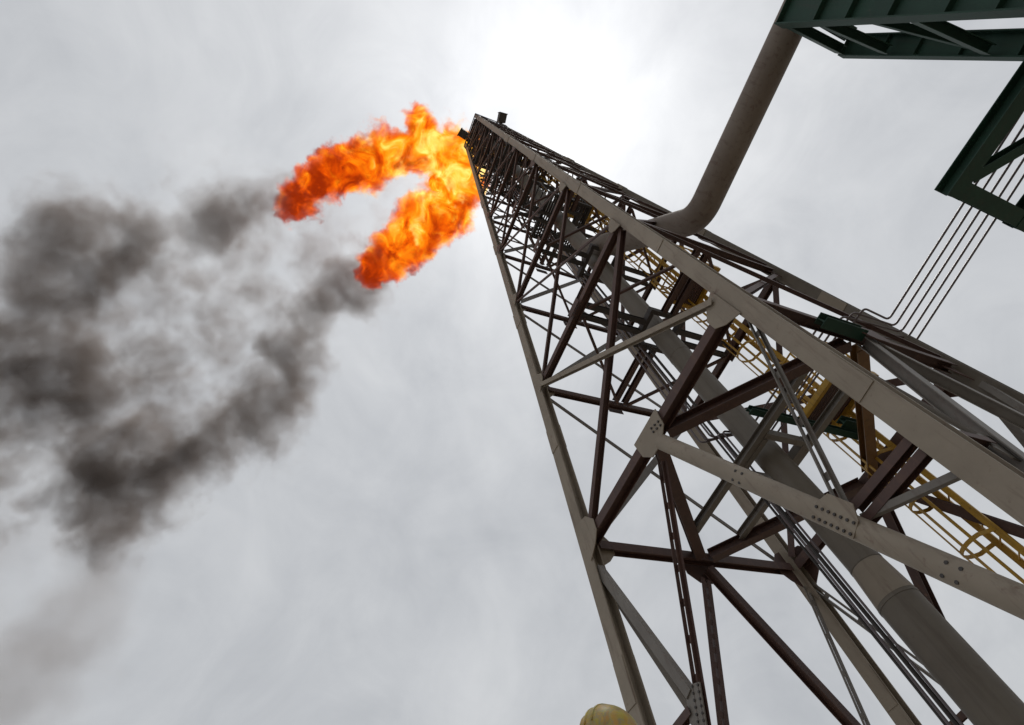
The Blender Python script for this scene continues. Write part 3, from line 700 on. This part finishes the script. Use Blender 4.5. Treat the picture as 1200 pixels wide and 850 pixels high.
l.new(m2.outputs[0], pv.inputs['Density']); pv.inputs['Density Attribute'].default_value = ''
pv.inputs['Color'].default_value = (0.47, 0.385, 0.335, 1); pv.inputs['Anisotropy'].default_value = 0.3
l.new(pv.outputs[0], out.inputs['Volume']); msm.cycles.volume_step_rate = 2.0
sb = smoke_blobs([q for q in SM if q[1] < 630])
lo, hi = extents(sb, 1.0)
res = [max(8, int((hi[i]-lo[i])/0.155)) for i in range(3)]
sv = gn_volume('smoke_plume', msm, sb, lo, hi, res, ROT, ((0.16, 3.0, 2), (0.45, 2.4, 3), (1.2, 1.25, 3), (3.0, 0.45, 2)), (0.6, 1.6, 0.16), 1.6, 1.0, ORG, 0.48)
tag(sv, 'dark grey sooty smoke drifting left in two trails from the flame', 'smoke', kind='stuff')
sb = smoke_blobs([q for q in SM if q[1] >= 630])
lo, hi = extents(sb, 1.0)
res = [max(8, int((hi[i]-lo[i])/0.45)) for i in range(3)]
sv = gn_volume('thin_smoke', msm, sb, lo, hi, res, ROT, ((0.16, 3.2, 2), (0.5, 1.7, 3)), (0.4, 0.9, 0.08), 0.45, 1.0, ORG)
tag(sv, 'faint thinning grey smoke far downwind in the lower left corner', 'smoke', kind='stuff')

# ------------------------------------------------------------------ person in a yellow hard hat, whose crown shows at the bottom edge
HT = CAM + direction(699, 829)*3.1              # crown of the hat
per = thing('person', 'person standing below the left tower leg in a scuffed yellow hard hat', 'person', (HT.x, HT.y, 0))
Hh = HT.z-0.055                                   # crown of the head
yaw = math.atan2(-HT.y, -HT.x)                    # looks towards the tower
per.rotation_euler = (0, 0, yaw)
bm = bmesh.new(); k = Hh/1.78
V, rad = [], []
def jv(x, y, z, r, par=None):
    V.append((x*k, y*k, z*k)); rad.append(r*k)
    if par is not None: EDG.append((par, len(V)-1))
    return len(V)-1
EDG = []
pel = jv(0, 0, 0.96, 0.135)
wa = jv(0.01, 0, 1.10, 0.13, pel); ch = jv(0.02, 0, 1.30, 0.15, wa); ne = jv(0.0, 0, 1.47, 0.075, ch); nk = jv(0.01, 0, 1.545, 0.055, ne); hd = jv(0.025, 0, 1.60, 0.06, nk)
for s in (1, -1):
    sh = jv(0, 0.17*s, 1.42, 0.075, ne); eb = jv(-0.02, 0.24*s, 1.14, 0.052, sh); wr = jv(0.06, 0.25*s, 0.90, 0.034, eb); pm = jv(0.075, 0.25*s, 0.83, 0.036, wr)
    for q, (fx_, fy_, ln) in enumerate(((0.03, 0.0, 0.075), (0.012, 0.006, 0.085), (-0.008, 0.006, 0.08), (-0.026, 0.0, 0.062))):
        f1 = jv(0.075+fx_, (0.25+fy_)*s, 0.79, 0.0105, pm); f2 = jv(0.082+fx_, (0.243+fy_)*s, 0.79-ln*0.55, 0.0095, f1); jv(0.078+fx_, (0.232+fy_)*s, 0.79-ln, 0.008, f2)
    t1 = jv(0.115, 0.235*s, 0.835, 0.011, pm); jv(0.13, 0.225*s, 0.79, 0.0095, t1)
    hp = jv(0, 0.095*s, 0.90, 0.10, pel); kn = jv(0.015, 0.11*s, 0.50, 0.068, hp); an = jv(-0.02, 0.12*s, 0.10, 0.05, kn)
    fo = jv(0.05, 0.125*s, 0.045, 0.042, an); jv(0.17, 0.14*s, 0.035, 0.034, fo)
me = bpy.data.meshes.new('body'); me.from_pydata(V, EDG, []); me.update()
body = link('body', me, M['coverall'], per)
md = body.modifiers.new('skin', 'SKIN')
for i, sv_ in enumerate(me.skin_vertices[0].data): sv_.radius = (rad[i], rad[i])
me.skin_vertices[0].data[0].use_root = True
md.use_smooth_shade = True
sb_ = body.modifiers.new('sub', 'SUBSURF'); sb_.levels = 2; sb_.render_levels = 2
# head with face
bm = bmesh.new(); bmesh.ops.create_uvsphere(bm, u_segments=28, v_segments=20, radius=1.0)
for v in bm.verts:
    x, y, z = v.co; jaw = 1-0.25*max(0, -z)
    v.co = Vector((x*0.098*jaw+(0.012 if z < 0 else 0), y*0.077*jaw, z*0.118))
    if x > 0.85 and abs(y) < 0.22 and -0.45 < z < 0.1: v.co.x += 0.022*(1-abs(y)/0.22)
    if x > 0.7 and 0.15 < abs(y) < 0.5 and 0.0 < z < 0.25: v.co.x -= 0.008
    if x > 0.8 and abs(y) < 0.35 and -0.62 < z < -0.48: v.co.x -= 0.006
bmesh.ops.translate(bm, verts=bm.verts, vec=Vector((0.025, 0, Hh-0.118)))
hdm = finish(bm, 'head', M['skin'], per, True)
for s in (1, -1):
    bm = bmesh.new(); bmesh.ops.create_uvsphere(bm, u_segments=10, v_segments=8, radius=1.0, matrix=Matrix.Translation((0.015, 0.078*s, Hh-0.125)) @ Matrix.Diagonal((0.016, 0.01, 0.03, 1))); finish(bm, 'ear', M['skin'], hdm, True)
    bm = bmesh.new(); bmesh.ops.create_uvsphere(bm, u_segments=10, v_segments=8, radius=0.011, matrix=Matrix.Translation((0.108, 0.03*s, Hh-0.105))); finish(bm, 'eye', M['boot'], hdm, True)
bm = bmesh.new(); bmesh.ops.create_uvsphere(bm, u_segments=20, v_segments=14, radius=1.0)
bmesh.ops.delete(bm, geom=[v for v in bm.verts if v.co.z < -0.35 or (v.co.x > 0.45 and v.co.z < 0.3)], context='VERTS')
for v in bm.verts: v.co = Vector((v.co.x*0.104+0.02, v.co.y*0.083, v.co.z*0.122+Hh-0.115))
finish(bm, 'hair', M['hair'], hdm, True)
# hard hat: shell with ridges, brim, band
mh, n, l = new_mat('scuffed_yellow_plastic'); b = n['Principled BSDF']; tcn = n.new('ShaderNodeTexCoord')
vo = n.new('ShaderNodeTexNoise'); vo.inputs['Scale'].default_value = 17; vo.inputs['Detail'].default_value = 5; vo.inputs['Roughness'].default_value = 0.62; vo.inputs['Distortion'].default_value = 0.8; l.new(tcn.outputs['Object'], vo.inputs['Vector'])
r1 = n.new('ShaderNodeValToRGB'); l.new(vo.outputs['Fac'], r1.inputs[0]); e = r1.color_ramp.elements
e[0].position = 0.36; e[0].color = (0.55, 0.36, 0.02, 1); e[1].position = 0.66; e[1].color = (0.52, 0.28, 0.03, 1)
for p_, c_ in ((0.46, (0.55, 0.38, 0.05, 1)), (0.52, (0.38, 0.32, 0.14, 1)), (0.57, (0.58, 0.40, 0.03, 1)), (0.61, (0.33, 0.27, 0.12, 1))):
    k_ = e.new(p_); k_.color = c_
nz = n.new('ShaderNodeTexNoise'); nz.inputs['Scale'].default_value = 30; nz.inputs['Detail'].default_value = 6; l.new(tcn.outputs['Object'], nz.inputs['Vector'])
mxx = n.new('ShaderNodeMix'); mxx.data_type = 'RGBA'; mxx.blend_type = 'MULTIPLY'; mxx.inputs[0].default_value = 0.6; l.new(r1.outputs[0], mxx.inputs[6]); l.new(nz.outputs['Color'], mxx.inputs[7])
l.new(mxx.outputs[2], b.inputs['Base Color']); b.inputs['Roughness'].default_value = 0.45
hat = bpy.data.objects.new('hard_hat', None); COL.objects.link(hat); hat.parent = per; hat.location = (0.02, 0, Hh-0.10)
bm = bmesh.new(); bmesh.ops.create_uvsphere(bm, u_segments=40, v_segments=24, radius=1.0)
bmesh.ops.delete(bm, geom=[v for v in bm.verts if v.co.z < -0.02], context='VERTS')
for v in bm.verts:
    y = v.co.y; rg = 0.003*max(0, 1-abs(abs(y)-0.28)/0.1)+0.003*max(0, 1-abs(y)/0.12)
    v.co = Vector((v.co.x*0.142, v.co.y*0.122, max(0, v.co.z)**0.9*0.152+rg*max(0, v.co.z)))
shell = finish(bm, 'shell', mh, hat, True)
bm = bmesh.new(); n_ = 40
for i in range(n_):
    pass
ri, ro = [], []
for i in range(n_):
    a = 2*math.pi*i/n_; ca, sa = math.cos(a), math.sin(a); ext = 0.012+0.045*max(0, ca)**3
    ri.append(bm.verts.new((ca*0.142, sa*0.122, 0.004))); ro.append(bm.verts.new((ca*(0.142+ext), sa*(0.122+0.012), -0.006)))
for i in range(n_): bm.faces.new((ri[i], ri[(i+1) % n_], ro[(i+1) % n_], ro[i]))
for yy in (-0.036, 0.0, 0.036):
    hgt = math.sqrt(max(0, 1-(yy/0.122)**2)); rb = bmesh.new()
    tube_mesh(rb, [Vector((0.142*hgt*math.cos(t*math.pi/16), yy, (hgt*math.sin(t*math.pi/16))**0.9*0.152)) for t in range(2, 15)], 0.0055, 8)
    finish(rb, 'ridge', mh, hat, True)
br_ = finish(bm, 'brim', mh, hat, True); sol = br_.modifiers.new('thick', 'SOLIDIFY'); sol.thickness = 0.004
for s in (1, -1):
    bm = bmesh.new()
    for i in range(1): sweep(bm, Vector((-0.09*k, 0.085*s*k, 0)), Vector((0.19*k, 0.145*s*k, 0)), [rect(0.0, 0.0)], ZU) if False else None
    bm.free()
    bm = bmesh.new(); bmesh.ops.create_uvsphere(bm, u_segments=18, v_segments=12, radius=1.0)
    for v in bm.verts: v.co = Vector((v.co.x*0.15+0.075, v.co.y*0.055+0.128*s, max(-0.048, v.co.z*0.06)+0.048))
    finish(bm, 'boot', M['boot'], per, True)
